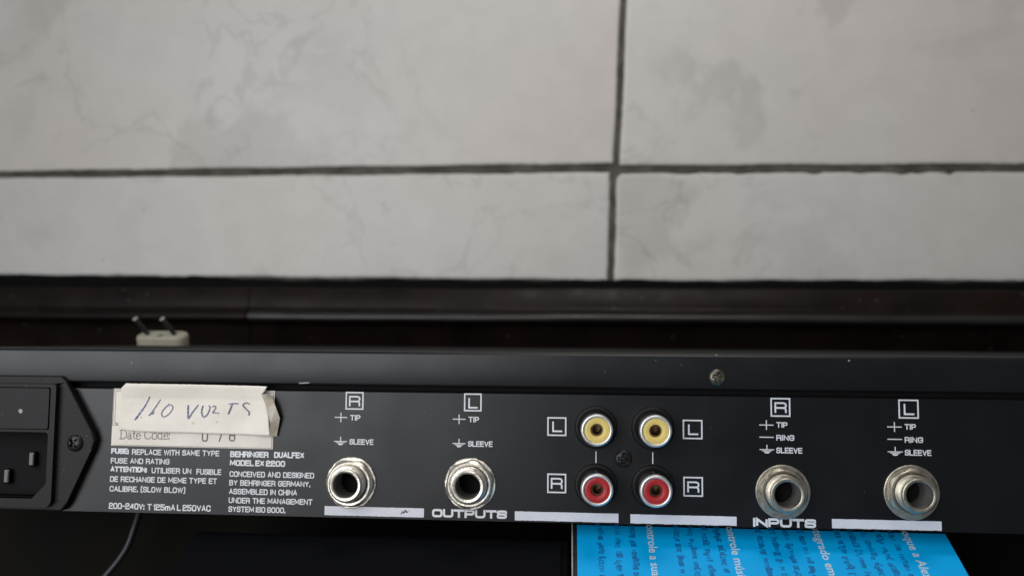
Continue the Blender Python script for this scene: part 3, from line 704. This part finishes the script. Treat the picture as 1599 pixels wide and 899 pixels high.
# ================================================================== OBJECTS AROUND IT
# black cabinet carrying the unit
cab = empty('black_cabinet', (27, 130, TOP)); tag(cab, 'brown-black cabinet in deep shade directly beneath the rack unit', 'cabinet')
vs, fs = boxvf(-230, 300, 44, 222, TOP + .3, -44.3)
bev(obj('body', vs, fs, M['cabinet'], cab, (27, 130, TOP)), 2)
vs, fs = boxvf(-222, 292, 41.5, 43.9, TOP + 8, -52)
bev(obj('front_board', vs, fs, M['cabinet'], cab, (27, 43, TOP + 8)), 1.2)

SL = R_(32); E0 = Vector((0, 8, -46.2)); DN = Vector((0, -math.cos(SL), -math.sin(SL))); NR = Vector((0, -math.sin(SL), math.cos(SL)))
def slope(x, s_, t_): return tuple(E0 + Vector((x, 0, 0)) + DN * s_ + NR * t_)
def slab(x0, x1, s0, s1, t0, t1):
    vs, fs = boxvf(x0, x1, s0, s1, t0, t1); return [slope(*v) for v in vs], fs
ctn = empty('product_carton', slope(50, 100, -40)); tag(ctn, 'bright blue printed carton slanting out from beneath the rack unit', 'carton')
bev(obj('carton_body', *slab(1.45, 98.6, -.4, 100, -40, -.05), M['carddark'], ctn, slope(50, 50, -20)), .4)
obj('blue_face', *slab(2.6, 98.2, 0, 99.6, -.04, .0), M['blue'], ctn, slope(50, 50, 0))
obj('card_edge', *slab(1.15, 1.5, -.4, 99.8, -3, .08), M['card'], ctn, slope(1.3, 50, 0))
def font_mesh(txt, size, x, s_, bold=.035):
    c = bpy.data.curves.new('t', 'FONT'); c.body = txt; c.size = size; c.offset = bold * size * .4; c.resolution_u = 3; c.space_character = 1.02
    o = bpy.data.objects.new('t', c); COL.objects.link(o); dg = bpy.context.evaluated_depsgraph_get(); me = o.evaluated_get(dg).to_mesh()
    vs = [slope(x + v.co.y, s_ + v.co.x, .05) for v in me.vertices]; fs = [tuple(p.vertices) for p in me.polygons]
    o.evaluated_get(dg).to_mesh_clear(); bpy.data.objects.remove(o); return vs, fs
for txt, x, s_ in (('Controle a sua', 21.1, -3.0), ('Controle músicas', 42.1, -3.0), ('Integrado em', 64.5, -2.6), ('Toque a Alexa', 87.3, -2.6)):
    o = obj('white_lettering', *font_mesh(txt, 3.2, x, s_), M['cartonwhite'], ctn, slope(x, 8, 0)); o['label'] = 'bold white line of print: ' + txt
# small dark lines of print, too small to read: rows of little marks grouped in words
rg = random.Random(11)
rows = [8.2, 12.6, 16.7] + [28.2, 31.9, 35.4, 39.0] + [49.6, 53.2, 56.6, 60.4] + [70.0, 73.4, 76.9, 80.4, 83.8]
V, F = [], []
for x in rows:
    s_ = -1.5 + rg.uniform(0, .8)
    while s_ < 62:
        for k in range(rg.randint(2, 9)):
            w_ = rg.uniform(.42, .66); hgt = rg.choice((1.0, 1.0, 1.1, 1.5)); x0 = x - (.5 if rg.random() < .12 else 0)
            pts = rg.choice(([(0, 0), (0, 1), (1, 1), (1, 0)], [(1, 1), (0, 1), (0, 0), (1, 0)], [(0, 0), (0, 1), (1, 1), (1, 0), (0, 0)], [(.4, 0), (.4, 1)], [(0, 1), (.5, 0), (1, 1)]))
            v, f = ribbon([(s_ + p[0] * w_ * .8, p[1] * hgt) for p in pts], .31)
            n = len(V); V += [slope(x0 + b, a, .04) for a, b in v]; F += [tuple(q + n for q in g) for g in f]
            s_ += w_ + .2
        s_ += .9
o = obj('small_print', V, F, M['blueink'], ctn, slope(50, 30, 0)); o['kind'] = 'stuff'

case = empty('black_case', slope(-53, 100, -40)); tag(case, 'flat blue-black case slanting beside the blue carton, left of it', 'case')
bev(obj('case_body', *slab(-103, .6, 2.5, 101, -40, -2.5), M['case'], case, slope(-53, 50, -20)), 1.5, 3)
bev(obj('case_lid_rim', *slab(-101, -1.5, 5, 98, -2.4, -1.7), M['case'], case, slope(-53, 50, -2)), .3)

def tube(path, r, n=12, sub=8):
    P = []
    m_ = len(path)
    for i in range(m_ - 1):
        p0, p1, p2, p3 = (Vector(path[max(0, i - 1)]), Vector(path[i]), Vector(path[i + 1]), Vector(path[min(m_ - 1, i + 2)]))
        for k in range(sub):
            t = k / sub; P.append(.5 * ((2 * p1) + (p2 - p0) * t + (2 * p0 - 5 * p1 + 4 * p2 - p3) * t * t + (3 * p1 - p0 - 3 * p2 + p3) * t ** 3))
    P.append(Vector(path[-1])); V, F = [], []
    for i, p in enumerate(P):
        d = (P[min(i + 1, len(P) - 1)] - P[max(i - 1, 0)]).normalized(); a = d.orthogonal().normalized() if i == 0 else (a - d * a.dot(d)).normalized(); b = d.cross(a)
        for k in range(n): t = 2 * PI * k / n; V.append(p + (a * math.cos(t) + b * math.sin(t)) * r)
    for i in range(len(P) - 1):
        for k in range(n): q = i * n + k; w2 = i * n + (k + 1) % n; F.append((q, w2, w2 + n, q + n))
    F.append(tuple(range(n))); F.append(tuple((len(P) - 1) * n + k for k in range(n)))
    return [tuple(v) for v in V], F
cb = obj('cable', *tube([(-130, 60 - 22, -44.9), (-130.5, 30, -47), (-131, 27, -53), (-133, 25, -61), (-139, 22, -70), (-150, 15, -85), (-160, 5, -105), (-150, -20, -128), (-120, -60, -132.6), (-60, -90, -132.7), (40, -110, -132.7)], 1.0), M['cord'], org=(-131, 27, TOP), smooth=60)
tag(cb, 'thin dark grey cable hanging down below the mains inlet', 'cable')

# two-pin plug lying on the cover
PY = 128.0
plug = empty('power_plug', (-178, PY, 0)); tag(plug, 'small yellowed two-pin plug lying pins up on top of the rack unit', 'plug')
PX = -178.0
def tilt(x, y, z, a=R_(22)):
    return (PX + x, PY + y * math.cos(a) - (z) * math.sin(a) * -1 * -1, .05 + 4.5 * math.sin(a) + y * math.sin(a) + z * math.cos(a))
out = rrect(-11.0, 11.0, -4.5, 4.5, 3.8, 6)
V, F = [], []; n = len(out)
for x, y in out: V.append((PX + x, PY + y, .1))
for ins, z in ((0, .9), (0, 2.6), (.3, 3.2), (1.2, 3.6)):
    for x, y in out:
        q = 1 - ins / 8; V.append(tilt(x * q, y * q, z))
for k in range(4):
    for i in range(n): a = k * n + i; b = k * n + (i + 1) % n; F.append((a, b, b + n, a + n))
F.append(tuple(range(n))); F.append(tuple(4 * n + i for i in range(n)))
obj('plug_body', V, F, M['plugwhite'], plug, (PX, PY, 2), smooth=50)
for px in (-6.1, 6.1):
    a, b = Vector(tilt(px, -.5, 3.4)), Vector(tilt(px, -.5, 3.4)) + Vector((-4.4, -3.0, 6.6))
    V, F = tube([tuple(a), tuple(a.lerp(b, .5)), tuple(b)], 1.0, 12, 3); o = obj('pin', V, F, M['screw_black'], plug, tuple(a), smooth=50)
    V, F = tube([tuple(b), tuple(b + (b - a).normalized() * .9)], 1.15, 12, 2); obj('pin_tip', V, F, M['rim'], plug, tuple(b), smooth=50)
V = [tilt(.3 + 1.3 * math.cos(i * PI / 6), -2.0 + 1.3 * math.sin(i * PI / 6), 3.64) for i in range(12)]
obj('plug_screw', V, [tuple(range(12))], M['screw_grey'], plug, V[0])
